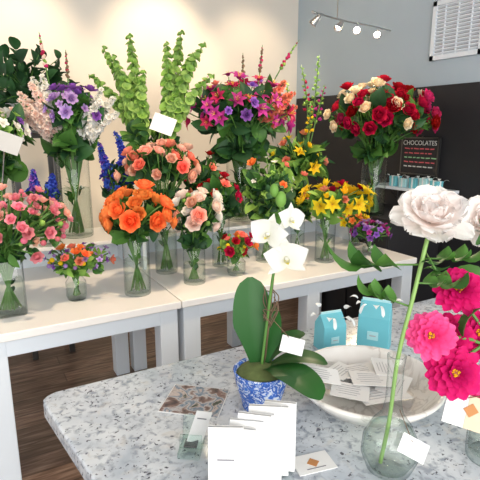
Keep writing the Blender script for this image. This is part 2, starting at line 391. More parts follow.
# ------------------------------------------------------------ vases & bouquets
def vase_parts(kind,r,h,t=.004):
    if kind=='cyl': pr=[(0,.003),(r*.9,.003),(r*.97,0),(r,.006),(r,h*.5),(r,h-.003),(r-t/2,h),(r-t,h-.004)]; return lathe(pr,36),(r-t)
    if kind=='sq': pr=[(0,0),(r*.97,0),(r,.006),(r,h-.003),(r-t/2,h),(r-t,h-.004)]; return lathe(pr,40,0,7),(r-t)
    if kind=='flare': pr=[(0,0),(r*.72,0),(r*.75,.006),(r*.78,h*.4),(r*1.0,h-.003),(r-t/2,h),(r-t,h-.004)]; return lathe(pr,36),(r*.74)
    if kind=='jar': pr=[(0,0),(r*.85,0),(r,.02),(r,h*.7),(r*.72,h*.86),(r*.72,h*.95),(r*.8,h),(r*.74,h)]; return lathe(pr,36),(r-t)
def bouquet(name,base,kind,r,h,flw,cen,rad,nleaf=40,leafs=('leaf',),lsize=.09,fern=0,seed=1,low=-.35,water=.6,spikes=(),stem='stem',tight=1.0,leaftpl=None,skirt=14):
    global R
    R=random.Random(seed)
    e=empty(name,base)
    vt,ir=vase_parts(kind,r,h)
    single('vase',[(vt,I4,'glass')],e,True)
    wh=h*water; sq=7 if kind=='sq' else None
    single('water',[(lathe([(0,.012),(ir*.98,.013),(ir*.98,wh),(0,wh)],32,0,sq),I4,'water')],e,False)
    mb=MB(); fb=MB(); cen=Vector(cen); mouth=r*(.75 if kind!='jar' else .5)
    def stemto(p,rad_=.0034,mat=None):
        a=math.atan2(p.y,p.x)+R.uniform(-.8,.8)
        q=Vector((math.cos(a)*mouth*R.uniform(.2,1),math.sin(a)*mouth*R.uniform(.2,1),h))
        b=Vector((-q.x*R.uniform(.5,1.1),-q.y*R.uniform(.5,1.1),.02))
        pts=[b,(b+q)/2,q]+bez(q,q+(q-b)*.35,p,5)[1:]
        mb.add(tube(pts,rad_,5),I4,mat or stem)
    tot=[]
    for tpl,mats,size,cnt in flw: tot+=[(tpl,mats,size)]*cnt
    R.shuffle(tot); n=len(tot)
    for i,(tpl,mats,size) in enumerate(tot):
        zz=1-(1-low)*(i+.5)/n; a=i*2.39996+R.uniform(-.25,.25); rr=math.sqrt(max(0,1-zz*zz))
        d=Vector((rr*math.cos(a),rr*math.sin(a),zz)); k=R.uniform(.70,1.10)*tight
        p=cen+Vector((d.x*rad[0]*k,d.y*rad[1]*k,d.z*rad[2]*k))
        m0=R.choice(mats)
        dd=(Vector((d.x/rad[0]**.5,d.y/rad[1]**.5,d.z/rad[2]**.5)).normalized()+Vector((0,0,.2))+Vector((R.uniform(-.45,.45),R.uniform(-.45,.45),0))).normalized()
        sz=size*R.uniform(.76,1.2)
        fb.add(tpl,orient(p,dd,sz),(m0,'leaf' if (tpl is ROSE or tpl is ROSEL) else 'center','yel','leaf'))
        stemto(p-dd*sz*.1)
    for i in range(nleaf):
        a=R.random()*6.283; zz=R.uniform(low-.45,.75); rr=math.sqrt(max(0,1-min(1,zz*zz))); k=R.uniform(.4,.95)
        d=Vector((rr*math.cos(a),rr*math.sin(a),zz)); p=cen+Vector((d.x*rad[0]*k,d.y*rad[1]*k,d.z*rad[2]*k))
        dd=(d+Vector((R.uniform(-.5,.5),R.uniform(-.5,.5),R.uniform(-.1,.6)))).normalized()
        mb.add(leaftpl or R.choice((LEAF,LEAFW,LEAF)),orient(p-dd*lsize*.5,dd,lsize*R.uniform(.6,1.25)),R.choice(leafs))
    for i in range(skirt):
        a=6.283*i/skirt+R.uniform(-.3,.3); el=R.uniform(-.1,.9); d=Vector((math.cos(a)*math.cos(el),math.sin(a)*math.cos(el),math.sin(el)))
        z=h+R.uniform(0,.5)*max(.02,cen.z-rad[2]-h+.05)
        mb.add(R.choice((LEAF,LEAFW)),orient((d.x*mouth*.6,d.y*mouth*.6,z),d,lsize*R.uniform(.8,1.4)),R.choice(leafs))
    for i in range(skirt//3):
        a=R.random()*6.28; d=Vector((math.cos(a)*.3,math.sin(a)*.3,1)).normalized(); z=R.uniform(.35,.8)*h
        mb.add(LEAFN if R.random()<.5 else LEAF,orient((math.cos(a)*mouth*.3,math.sin(a)*mouth*.3,z),d,min(lsize*.6,r*1.1)),R.choice(leafs))
    for i in range(fern):
        a=R.random()*6.283; d=Vector((math.cos(a),math.sin(a),R.uniform(.1,.9))).normalized()
        p=cen+Vector((d.x*rad[0]*.3,d.y*rad[1]*.3,-d.z*rad[2]*.2)); L=max(rad)*R.uniform(.6,.85)
        mb.add(FERN,orient(p,d,L),(R.choice(leafs),'stem'))
    for sp in spikes: spike(mb,fb,sp,h,mouth)
    mb.obj('stems_and_leaves',e)
    if fb.n: fb.obj('blooms',e)
    return e
def spike(mb,fb,sp,h,mouth):
    top,fr,tpl,mats,size,cnt=sp[:6]
    top=Vector(top); a=math.atan2(top.y,top.x); q=Vector((math.cos(a)*mouth*.8,math.sin(a)*mouth*.8,h)); b=Vector((-q.x*.6,-q.y*.6,.02))
    ctrl=q+(q-b).normalized()*(top.z-h)*.55
    path=[b,(b+q)/2]+bez(q,ctrl,top,12)
    mb.add(tube(path,[.004]*(len(path)-1)+[.0015],5),I4,'stem2' if tpl is BELL else 'stem')
    pp=bez(q,ctrl,top,60)
    for i in range(cnt):
        s=fr+(1-fr)*(((i//3)*3+.5*(i%3))/cnt if tpl is BELL else i/cnt); k=min(59,int(s*60)); p=pp[k]; t=(pp[k+1]-pp[k]).normalized()
        o=t.orthogonal().normalized(); ang=i*2.4 if tpl is not BELL else (i//3)*1.0+(i%3)*2.094
        o.rotate(Quaternion(t,ang)); u=(s-fr)/(1-fr); sz=size*(1-.62*u**1.7)*R.uniform(.8,1.12)
        d=(o+t*(.25+.7*u)+Vector((R.uniform(-.2,.2),R.uniform(-.2,.2),0))).normalized()
        (fb if tpl is not BELL else mb).add(tpl,orient(p+d*sz*.4,d,sz),R.choice(mats))

# ------------------------------------------------------------ room
XR=2.92; YB=4.03; ZC=2.95
def slab(name,sx,sy,sz,loc,mk,bev=0): return single(name,[(box(sx,sy,sz),I4,mk)],None,False,bev,loc=loc)
slab('floor',6.6,6.6,.1,(-.3,.8,-.05),'floor')
slab('wall_back',6.6,.1,ZC,(-.3,YB+.05,ZC/2),'wall')
slab('wall_right',.1,6.5,ZC,(XR+.05,.78,ZC/2),'wallb')
slab('ceiling',6.6,6.6,.1,(-.3,.8,ZC+.05),'ceil')
slab('baseboard_back',6.5,.02,.12,(-.35,YB-.01,.06),'white',.003)
single('chalkboard_wall_panel',[(box(.02,3.1,1.82),I4,'black')],None,False,.002,loc=(XR-.01,2.45,.91))
def vent():
    e=empty('wall_vent',(XR-.012,2.24,2.18))
    w,hh=.40,.38
    parts=[(box(.02,w,.03,0,hh/2-.015),I4,'white'),(box(.02,w,.03,0,-hh/2+.015),I4,'white'),
           (box(.02,.03,hh),T(0,-w/2+.015,0),'white'),(box(.02,.03,hh),T(0,w/2-.015,0),'white'),(box(.004,w-.03,hh-.03),T(.006,0,0),'inkl')]
    for i in range(14):
        parts.append((box(.016,w-.05,.008),T(-.001,0,-hh/2+.04+i*(hh-.08)/13)@RY(.6),'white'))
    for k in (-.1,0,.1): parts.append((box(.014,.006,hh-.05),T(-.001,k,0),'white'))
    single('grille',parts,e)
vent()
# ------------------------------------------------------------ tables
def table(x0,x1,y0,y1,h,midx=True,name='display_table'):
    e=empty(name,((x0+x1)/2,(y0+y1)/2,0)); w=x1-x0;d=y1-y0
    single('top',[(box(w,d,.035,0,h-.0175),I4,'whites')],e,bevel=.004)
    ap=[]
    for s in (-1,1): ap.append((box(w-.06,.022,.07),T(0,s*(d/2-.03),h-.07),'white')); ap.append((box(.022,d-.06,.07),T(s*(w/2-.03),0,h-.07),'white'))
    single('apron',ap,e,bevel=.002)
    xs=[-w/2+.055,w/2-.055]+([0] if midx else [])
    i=0
    for x in xs:
        for s in (-1,1):
            i+=1; single('leg_%d'%i,[(box(.085,.085,h-.035,0,(h-.035)/2),T(x,s*(d/2-.06),0),'white')],e,bevel=.004)
    return e
table(-.75,.785,1.93,2.9,.76); table(.79,2.335,1.93,2.9,.76)
def riser(x0,x1,y0,y1,z0,h,name='display_riser'):
    e=empty(name,((x0+x1)/2,(y0+y1)/2,z0)); w=x1-x0;d=y1-y0
    single('shelf_board',[(box(w,d,.02,0,h-.01),I4,'whites')],e,bevel=.003)
    for i,x in enumerate((-w/2+.01,w/2-.01)): single('side_%d'%i,[(box(.02,d,h-.02,0,(h-.02)/2),T(x,0,0),'white')],e,bevel=.002)
    single('back_panel',[(box(w-.04,.012,h-.02,0,(h-.02)/2),T(0,d/2-.01,0),'white')],e)
riser(-.7,.775,2.5,2.88,.76,.19); riser(.80,2.32,2.5,2.88,.76,.19)
def cabinet():
    e=empty('side_cabinet',(2.61,2.55,0)); 
    single('carcass',[(box(.50,.72,.92,0,.46),I4,'black')],e,bevel=.004)
    single('top',[(box(.52,.74,.03,0,.935),I4,'black')],e,bevel=.004)
    for i,y in enumerate((-.18,.18)):
        single('cabinet_door_%d'%i,[(box(.012,.34,.84,0,.46),T(-.256,y,0),'black'),(tube([(-.27,y+.1,.5),(-.28,y+.1,.5),(-.28,y+.1,.62),(-.27,y+.1,.62)],.005),I4,'metal')],e)
cabinet()

# ------------------------------------------------------------ counter
def counter():
    e=empty('service_counter',(0,0,0)); x1,y0,y1=2.0,.25,1.105
    pts=[(.205,y0),(x1,y0),(x1,y1),(.125,y1),(.105,y1-.008),(.094,y1-.022),(.093,y1-.04)]
    single('countertop',[(prism(pts,.88,.92),I4,'granite')],e,bevel=.006)
    pts=[(.27,y0+.08),(x1-.06,y0+.08),(x1-.06,y1-.08),(.16,y1-.08)]
    single('cabinet_body',[(prism(pts,0,.88),I4,'white')],e,bevel=.004)
    pr=[]
    for i in range(4): pr.append((box(.36,.012,.66,0,.46),T(.40+i*.42,y1-.074,0),'white'))
    single('front_panels',pr,e,bevel=.003)
counter()

# ------------------------------------------------------------ bouquets on the table
cr=Vector((.87,-.49,0))
bouquet('pink_spray_rose_bouquet',(.10,2.16,.76),'sq',.062,.24,[(ROSEL,('pink','pink','peach'),.028,66),(BERRY,('pink','leafl'),.012,26)],(.06,-.02,.37),(.20,.18,.15),110,('leaf','leafd'),.06,0,seed=11,low=-.55,skirt=24)
bouquet('mixed_posy',(.38,2.2,.76),'jar',.045,.12,[(ROSEL,('orange','coral'),.026,14),(FLOR,('lilac','purp'),.018,26),(BERRY,('yel','lilac'),.01,14)],(.02,0,.18),(.14,.12,.07),60,('leaf','leafl'),.05,0,seed=12,low=-.3)
bouquet('orange_rose_bouquet',(.65,2.14,.76),'cyl',.062,.28,[(ROSE,('orange',),.048,28)],(.02,0,.38),(.15,.14,.11),60,('leaf','leafd'),.08,0,seed=13,low=-.45,skirt=22)
bouquet('blush_rose_bouquet',(.955,2.16,.76),'cyl',.056,.18,[(ROSE,('blush','whitep','peach'),.040,20),(BERRY,('leafl',),.012,8)],(.02,0,.34),(.115,.11,.12),110,('leaf','leafd','leafd'),.065,0,seed=14,low=-.5,skirt=34)
bouquet('peach_rose_bouquet',(.90,2.41,.76),'cyl',.06,.36,[(ROSE,('peach','peach','peach','coral'),.040,32)],(-.02,0,.57),(.20,.14,.12),120,('leaf','leafd','leafd'),.08,0,seed=15,low=-.35,skirt=44)
bouquet('red_posy',(1.21,2.18,.76),'jar',.05,.10,[(ROSEL,('red','coral','orange'),.03,14),(BERRY,('yel','leafl'),.012,10)],(0,0,.16),(.10,.09,.06),40,('leafl','leaf'),.05,0,seed=16)
bouquet('yellow_lily_bouquet',(1.80,2.16,.76),'cyl',.058,.26,[(LILY,('yel',),.066,18),(TULIP,('yel',),.035,5),(ROSEL,('coral','red'),.035,7)],(.06,-.02,.36),(.21,.16,.09),80,('leafl','leaf'),.09,0,seed=17,low=-.4,skirt=26)
bouquet('violet_posy',(2.14,2.14,.76),'jar',.042,.09,[(FLOR,('purp','mag','lilac'),.028,34)],(0,0,.15),(.13,.11,.06),40,('leaf','leafd'),.05,0,seed=18)
bouquet('lemon_daisy_posy',(2.24,2.38,.76),'flare',.05,.12,[(FLOR,('yel','orange'),.03,22)],(-.02,0,.17),(.10,.1,.06),35,('leaf','leafl'),.05,seed=19)
bouquet('coral_rose_bouquet',(1.22,2.38,.76),'cyl',.05,.3,[(ROSEL,('coral','red','orange'),.036,14)],(-.02,0,.40),(.12,.12,.10),110,('leafd','leafd','leaf'),.10,0,seed=20,skirt=40)
bouquet('garden_greenery_bouquet',(1.50,2.34,.76),'cyl',.06,.26,[(FLOR,('leafl','whitep'),.02,20),(ROSEL,('coral','orange'),.03,6)],(0,0,.42),(.15,.15,.20),180,('leaf','leafd','leafd','leafl'),.09,3,seed=21,skirt=40)
def off(a,b=0): return (cr.x*a+.49*b, cr.y*a+.87*b)
sp=[]
for (a,b,z,m) in [(-.26,0,.76,'blush'),(-.20,.05,.84,'whitep'),(-.15,-.10,.80,'blush'),(-.30,-.04,.68,'blush'),(-.10,-.06,.84,'whitep'),(-.22,-.10,.72,'blush'),(.18,0,.78,'whitep'),(.24,.03,.74,'whitep'),(.27,-.03,.66,'whitep'),(.19,-.08,.72,'whitep')]:
    x,y=off(a,b); sp.append(((x,y,z),.35,RUF,(m,),.036,34))
sp+=[(off(-.14,.05)+(1.06,),.72,BERRY,('dpink','blush','leafl'),.011,16),(off(-.02,.08)+(.98,),.74,BERRY,('dpink','twig'),.010,12)]
bouquet('stock_and_iris_bouquet',(.50,2.70,.95),'cyl',.082,.44,[(RUF,('purp','lilac'),.038,26),(FLOR,('lilac','purp'),.022,10)],(.02,-.02,.66),(.14,.14,.12),120,('leaf','leafd'),.11,0,seed=31,spikes=sp,low=-.3,skirt=44)
eb=bouquet('hydrangea_bouquet',(.13,2.64,.95),'cyl',.07,.36,[(FLOR,('whitep','leafl'),.034,60),(RUF,('purp',),.03,8)],(-.02,.0,.56),(.19,.16,.12),90,('leafd','leaf'),.10,0,seed=32,skirt=40)
bouquet('delphinium_bouquet',(.71,2.60,.95),'cyl',.045,.22,[(FLOR,('blue',),.024,16)],(0,0,.30),(.08,.08,.12),80,('leafd',),.07,0,seed=33,skirt=30,spikes=[(off(-.09)+(.50,),.15,FLOR,('blue','blue','purp'),.032,54),(off(0)+(.56,),.15,FLOR,('blue',),.032,54),(off(.04,.03)+(.46,),.15,FLOR,('blue',),.032,50)])
bouquet('blue_delphinium_vase',(.32,2.54,.95),'cyl',.045,.2,[(FLOR,('blue',),.022,10)],(0,0,.25),(.07,.07,.08),50,('leafd',),.06,0,seed=34,skirt=26,spikes=[(off(-.04)+(.38,),.2,FLOR,('blue','purp'),.028,40),(off(.05)+(.36,),.2,FLOR,('blue',),.028,40)])
sp=[]
for (a,b,z) in [(-.36,0,.88),(-.29,.06,1.04),(-.21,-.03,.98),(-.13,.06,1.11),(-.04,-.02,.90),(.09,0,1.06),(.17,.06,1.13),(.24,0,1.00),(.31,-.03,1.05),(.36,-.03,.88)]:
    x,y=off(a,b); sp.append(((x,y,z),.28,BELL,('bell','bell','leafl'),.034,45))
bb=bouquet('bells_of_ireland_bouquet',(.98,2.76,.95),'cyl',.075,.40,[(FLOR,('leafl',),.02,6)],(0,.02,.52),(.18,.12,.16),120,('leafl','leaf','leafd'),.09,0,seed=35,spikes=sp,stem='stem2',skirt=36)
bouquet('dark_greenery_bouquet',(1.24,2.66,.95),'cyl',.05,.20,[(ROSEL,('red','coral'),.03,6)],(0,0,.30),(.12,.12,.14),120,('leafd','leafd','leaf'),.10,0,seed=40,skirt=30)
sp=[]
for (a,b,z,m) in [(.28,-.05,.86,'coral'),(.34,-.02,.80,'coral'),(.30,-.10,.74,'coral'),(.36,.02,.72,'coral')]:
    x,y=off(a,b); sp.append(((x,y,z),.6,RUF,(m,),.042,18))
sp+= [(off(.14,.05)+(1.08,),.75,BERRY,('dpink','twig'),.012,12),(off(.02,.1)+(1.04,),.75,BERRY,('twig',),.012,10),(off(.36,.0)+(1.10,),.75,BERRY,('dpink','leafl',),.012,12)]
bouquet('magenta_alstroemeria_bouquet',(1.52,2.69,.95),'cyl',.085,.42,[(LILY,('mag','mag','dpink'),.060,54),(RUF,('purp','mag','dpink'),.036,26),(ROSEL,('coral',),.04,3)],(.0,0,.68),(.31,.25,.20),210,('leaf','leafd','leafd'),.13,2,seed=36,spikes=sp,low=-.35,skirt=60)
sp=[]
for (a,b,z,m) in [(.0,0,.98,'dpink'),(.12,.05,1.05,'leafl'),(-.08,.05,.88,'yel'),(.16,0,.86,'mag'),(.06,-.05,.74,'yel')]:
    x,y=off(a,b); sp.append(((x,y,z),.55,TULIP,(m,'leafl'),.022,20))
bouquet('gladiolus_bouquet',(1.96,2.66,.95),'cyl',.06,.30,[(LILY,('yel',),.055,7),(ROSEL,('yel','coral'),.036,9)],(0,0,.38),(.18,.15,.15),150,('leaf','leafl','leafd'),.17,0,seed=37,spikes=sp,leaftpl=LEAFN,skirt=40)
bouquet('eucalyptus_bouquet',(1.79,2.42,.76),'cyl',.045,.22,[(ROSEL,('coral',),.03,4)],(-.01,0,.34),(.09,.08,.16),110,('leafd','leaf','leafy'),.07,0,seed=41,skirt=24)
bouquet('red_rose_bouquet',(2.42,2.42,.95),'cyl',.085,.40,[(ROSE,('red','red','red','red','dpink'),.052,74),(ROSE,('cream',),.048,22)],(.02,0,.66),(.345,.32,.21),190,('leaf','leafd'),.11,0,seed=38,low=-.45,skirt=60)

def pickcard(par,pos,w,h,rot,mk,foot):
    b=par.location; p=Vector(pos)-b; f=Vector(foot)-b
    m=T(*p)@RZ(rot)@RX(-.25)@RY(.35)
    single('card',[(box(w,.003,h),m,mk)],par)
    single('card_pick',[(tube([p+Vector((.003,.006,0)),f],.003),I4,'chrome')],par)
pickcard(bb,(.95,2.52,1.550),.125,.095,-.5,'paper',(.95,2.72,1.1))
pickcard(eb,(.16,2.42,1.47),.15,.085,-.4,'terra',(.12,2.62,1.1))

def plant():
    global R
    R=random.Random(5)
    e=empty('potted_foliage_plant',(.39,3.42,0))
    single('plant_stand',[(box(.30,.30,.03,0,1.485),I4,'metal')]+[(box(.035,.035,1.47,0,.735),T(x*.12,y*.12,0),'metal') for x in(-1,1) for y in(-1,1)]+[(box(.26,.26,.02,0,.4),I4,'metal')],e,bevel=.003)
    single('pot',[(lathe([(0,1.501),(.09,1.501),(.13,1.66),(.135,1.68),(.12,1.68),(.115,1.65),(0,1.64)],32),I4,'terra')],e,True)
    mb=MB()
    for i in range(84):
        a=R.random()*6.28; el=R.uniform(-.1,1.4); d=Vector((math.cos(a)*math.cos(el),math.sin(a)*math.cos(el),math.sin(el)+.1))
        L=R.uniform(.14,.35); p=Vector((0,0,1.65)); q=p+d*L; mb.add(tube(bez(p,p+Vector((0,0,L*.5)),q,5),.003,4),I4,'stem')
        for k in range(5):
            dd=(d+Vector((R.uniform(-.6,.6),R.uniform(-.6,.6),R.uniform(-.3,.6)))).normalized(); mb.add(LEAFW if k==0 else LEAF,orient(q-d*L*.18*k,dd,R.uniform(.06,.11)),'leafd')
    mb.obj('leaves',e)
plant()

# ------------------------------------------------------------ shelf, sign, boxes
def tsign():
    e=empty('wall_shelf',(2.78,2.40,1.12))
    single('board',[(box(.22,.62,.02,0,-.01),I4,'white')],e,bevel=.003)
    for i,y in enumerate((-.22,.22)): single('bracket_%d'%i,[(tube([(.10,y,-.02),(-.06,y,-.022)],.005),I4,'metal'),(tube([(.10,y,-.12),(.02,y,-.03)],.005),I4,'metal'),(tube([(.105,y,-.02),(.105,y,-.13)],.005),I4,'metal')],e)
tsign()
def text(name,body,size,mk,parent,loc,rot,align='CENTER'):
    c=bpy.data.curves.new(name,'FONT'); c.body=body; c.size=size; c.align_x=align; c.align_y='CENTER'; c.extrude=.0006
    c.materials.append(M[mk]); o=bpy.data.objects.new(name,c); COL.objects.link(o); o.parent=parent; o.location=loc; o.rotation_euler=rot; return o
def sign():
    e=empty('chocolates_chalkboard_sign',(2.87,2.43,1.20))
    fr=[(box(.016,.32,.27),T(0,0,.135),'black')]
    for z in (.005,.265): fr.append((box(.022,.33,.010),T(0,0,z),'metal'))
    for y in (-.162,.162): fr.append((box(.022,.010,.27),T(0,y,.135),'metal'))
    single('board',fr,e)
    text('lettering','CHOCOLATES',.046,'chalkw',e,(-.010,0,.228),(math.pi/2,0,-math.pi/2))
    ln=[]
    rr=random.Random(2)
    for i in range(5):
        y=.13
        while y>-.12:
            w=rr.uniform(.015,.045); ln.append((box(.002,w,.008),T(-.010,y-w/2,.188-i*.032)@RX(rr.uniform(-.08,.08)),('chalkred','chalkred','chalkg','chalkred','chalkw')[i])); y-=w+.012
    single('chalk_lines',ln,e)
    single('hook',[(tube([(.01,.0,.27),(.028,0,.28)],.004),I4,'metal')],e)
sign()
def ribbonbox(name,loc,sx,sy,sz,rot,mk='teal'):
    e=empty(name,loc,rot)
    single('box',[(box(sx,sy,sz*.8,0,sz*.4),I4,mk),(box(sx*1.05,sy*1.05,sz*.2,0,sz*.9),I4,mk)],e,bevel=.002)
    single('ribbon',[(box(sx*1.07,.012,sz*1.01,0,sz*.505),I4,'satin'),(box(.012,sy*1.07,sz*1.01,0,sz*.505),I4,'satin')],e)
    bow=[]
    for a in (.3,2.0,3.5,5.1): bow.append((pet(L=.035,W=.011,a0=.4,a1=2.2,cup=.2,nu=5,nv=3,prof='ovate'),T(0,0,sz)@RZ(a),'satin'))
    single('bow',bow,e,True)
for i,(y,s) in enumerate([(2.16,.06),(2.25,.07),(2.34,.065),(2.43,.055),(2.52,.065)]):
    ribbonbox('turquoise_gift_box',(2.74,y,1.12),.06,.06,s*1.1,.0,'teall' if i%2 else 'teal')

def track():
    e=empty('track_light',(0,0,0))
    A=Vector((2.03,2.63,2.25)); B=Vector((2.9,2.82,2.25)); d=(B-A)
    single('rail',[(tube(catm([A+Vector((-.04,-.05,-.02)),A,A+d*.35+Vector((0,.03,0)),A+d*.7,B],6),.006),I4,'chrome'),(tube([A+d*.3+Vector((0,.03,0)),A+d*.3+Vector((0,.03,ZC-2.25))],.003),I4,'chrome'),
      (lathe([(0,0),(.05,0),(.05,.02),(0,.02)],20),T(A.x+d.x*.3,A.y+d.y*.3+.03,ZC-.02),'chrome')],e,True)
    for i,(t,dr) in enumerate([(0.02,(-.5,.4,-.7)),(.3,(-.55,-.1,-.6)),(.52,(-.6,-.65,-.35)),(.80,(-.6,-.7,-.32))]):
        p=A+d*t; D=Vector(dr).normalized(); q=p+Vector((0,0,-.045))
        h=lathe([(.004,-.05),(.016,-.045),(.022,-.02),(.034,.04),(.036,.045),(.031,.043),(.012,0)],20)
        single('lamp_head_%d'%i,[(tube([p,q],.003),I4,'chrome'),(h,orient(q,D,.8,0),'chrome')],e,True)
        single('bulb_%d'%i,[(lathe([(0,.034),(.012,.033),(.019,.026),(.021,.016),(0,.012)],16),orient(q,D,.8,0),'bulb')],e,True)
        l=bpy.data.lights.new('spot_%d'%i,'SPOT'); l.energy=38; l.color=(1,.80,.54); l.spot_size=1.1; l.spot_blend=.7; l.shadow_soft_size=.03
        o=bpy.data.objects.new('spot_%d'%i,l); COL.objects.link(o); o.parent=e; o.location=q+D*.05; o.rotation_euler=D.to_track_quat('-Z','Y').to_euler()
track()

# ------------------------------------------------------------ foreground objects on the counter (top z=.92)
CT=.92
YA=-.513   # counter-object frame: +X right, +Y away from the customer side
def orchid():
    e=empty('potted_orchid',(.515,.815,CT))
    single('pot',[(lathe([(0,0),(.040,0),(.043,.006),(.041,.010),(.050,.035),(.058,.065),(.061,.086),(.062,.090),(.058,.090),(.055,.08),(.0,.075)],48),I4,'delft')],e,True)
    single('moss',[(lathe([(.057,.078),(.05,.088),(.03,.098),(0,.102)],24),I4,'moss')],e,True)
    mb=MB()
    def lf(yaw,tilt,L,W,a0,a1,z=.095,fold=.12,x=0,y=0):
        mb.add(pet(L=L,W=W,a0=a0,a1=a1,cup=.02,fold=fold,nu=16,nv=8,r0=.0,prof='paddle',layer=.5),T(0,0,z)@RZ(YA)@T(x,y,0)@RY(tilt)@RZ(yaw),'leafo',.7)
    lf(0,-.08,.195,.046,.05,.30,x=-.010,y=.01,fold=-.12)
    lf(-2.45,0,.165,.044,1.05,2.05,x=.008,y=-.008)
    lf(-1.75,0,.135,.034,.85,1.95,x=.015,y=0)
    lf(-1.2,0,.11,.030,.45,1.5,x=.015,y=.01,z=.10)
    lf(-.4,.05,.135,.036,.08,.35,x=.004,y=.012)
    mb.obj('leaves',e)
    st=MB()
    path=catm([(.0,0,.09),(.012,-.002,.20),(.02,-.01,.30),(.028,-.022,.38),(.026,-.034,.44),(.012,-.045,.475)],6)
    st.add(tube(path,[.0032]*(len(path)-5)+[.0022]*5,7),I4,'stem')
    st.add(tube([(.012,.008,.08),(.03,-.006,.36)],.0022,6),I4,'twig')
    rr=random.Random(4)
    for i in range(12):
        a=rr.random()*6.28; st.add(tube(catm([(.018,-.004,.20+rr.uniform(-.02,.03)),(.018+.018*math.cos(a),-.004+.018*math.sin(a),.21+rr.uniform(-.03,.05)),(.018+.012*math.cos(a+1),-.004+.018*math.sin(a+1),.24+rr.uniform(-.05,.04))],4),.0012,4),I4,'twig')
    st.obj('flower_stem',e)
    fb=MB()
    camd=Vector((-.515,-.815,.12)).normalized()
    for (dx,dz,yw,s,sp) in [(.014,.348,.15,.047,.08),(-.020,.398,-.45,.043,-.2),(.020,.428,.7,.034,-.15)]:
        p=Vector((.012,-.042,dz))+cr*dx
        dd=(camd+cr*yw).normalized()
        q=dd.to_track_quat('Z','Y').to_matrix().to_4x4()
        fb.add(ORCH,T(*p)@q@RZ(sp)@S(s),('orchid','lip'),.9)
        fb.add(tube(bez((.022,-.03,dz+.02),(.02,-.03,dz+.02),tuple(p),4),.0016,5),I4,'stem2')
    for (dx,dz,s) in [(.0,.468,.011),(-.014,.486,.009)]:
        fb.add(BERRY,T(.012+dx*.87,-.045-dx*.4,dz)@S((s,s,s*1.5)),'leafl')
    fb.obj('blooms',e)
    single('gift_tag',[(box(.05,.0015,.034),T(.045,-.05,.155)@RZ(-.4)@RX(-.4)@RY(.3),'paper'),(tube([(.018,-.004,.21),(.04,-.045,.172)],.0008,4),I4,'twig')],e)
orchid()
def platter():
    e=empty('marble_platter',(.72,.70,CT))
    r=.160
    single('platter',[(lathe([(0,0),(.07,0),(.075,.004),(.068,.010),(.085,.016),(.125,.028),(r-.010,.052),(r,.064),(r+.001,.069),(r-.004,.072),(r-.010,.068),(r-.022,.052),(.12,.036),(.08,.028),(0,.026)],64),I4,'marble')],e,True)
platter()
def cards(name,loc,rot,items):
    e=empty(name,loc,rot)
    pr=[];ink=[]
    rr=random.Random(9)
    for (x,y,z,w,h,yaw,tx,ty) in items:
        m=T(x,y,z)@RZ(yaw)@RX(tx)@RY(ty)
        pr.append((box(w,h,.0015),m,'paper'))
        for k in range(5):
            ww=w*rr.uniform(.45,.7); ink.append((box(ww,.0014,.0004),m@T(-w*.05,h*(.30-.14*k),.0011),'inkl'))
    single('card_sheets',pr,e); single('printed_lines',ink,e)
cards('stack_of_note_cards',(.72,.70,CT+.040),0,[(-.03,.02,.006,.10,.07,.2,0,.05),(.04,.03,.008,.10,.07,-.5,.05,.02),(.0,-.04,.010,.11,.07,-.25,-.04,.0),(.05,-.03,.014,.09,.06,.5,.05,-.05),(-.06,-.01,.018,.08,.055,-.8,.08,.05),(.02,.05,.018,.10,.06,-.15,-.06,.02),(.01,.0,.023,.09,.06,-.55,.02,.03),(-.02,.065,.02,.08,.05,.4,.1,.1),(.07,.02,.026,.07,.05,1.0,.1,-.1),(-.095,.045,.040,.085,.045,-.5,.3,.25)])
def gable(name,loc,rot,w,d,h):
    e=empty(name,loc,rot)
    b=h*.70
    V=np.array([(-w/2,-d/2,0),(w/2,-d/2,0),(w/2,d/2,0),(-w/2,d/2,0),(-w/2*.95,-d/2*.97,b),(w/2*.95,-d/2*.97,b),(w/2*.95,d/2*.97,b),(-w/2*.95,d/2*.97,b),(-w/2*.95,0,h),(w/2*.95,0,h)],float)
    F=[(3,2,1,0),(0,1,5,4),(1,2,6,5),(2,3,7,6),(3,0,4,7),(4,5,9,8),(6,7,8,9),(5,6,9),(7,4,8)]
    single('box',[((V,F,np.full((10,2),.5),[0]*9),I4,'teal')],e,bevel=.0015)
    single('handle_tab',[(box(w*.86,.003,h*.07,0,h*1.01),I4,'teall')],e)
    single('label',[(box(w*.34,.0015,b*.26),T(0,-d/2-.0002,b*.45)@RX(-.012),'teall'),(box(w*.2,.001,b*.03),T(0,-d/2-.0012,b*.45)@RX(-.012),'inkl')],e)
    bow=[]
    for k,a in enumerate((.2,1.7,3.3,4.9,2.5)): bow.append((pet(L=.026,W=.009,a0=.5,a1=2.3,cup=.2,nu=6,nv=3,prof='ovate'),T(0,-.004,h*1.02)@RZ(a),'satin'))
    for s in (-1,1): bow.append((pet(L=.04,W=.005,a0=1.2,a1=3.0,cup=.0,nu=8,nv=2,prof='strap'),T(0,0,h*1.02)@RZ(math.pi+s*.4),'satin'))
    single('bow',bow,e,True)
gable('teal_gift_box',(.840,.970,CT),-.15,.074,.055,.105)
gable('teal_gift_box',(.955,.915,CT),-.95,.088,.06,.136)
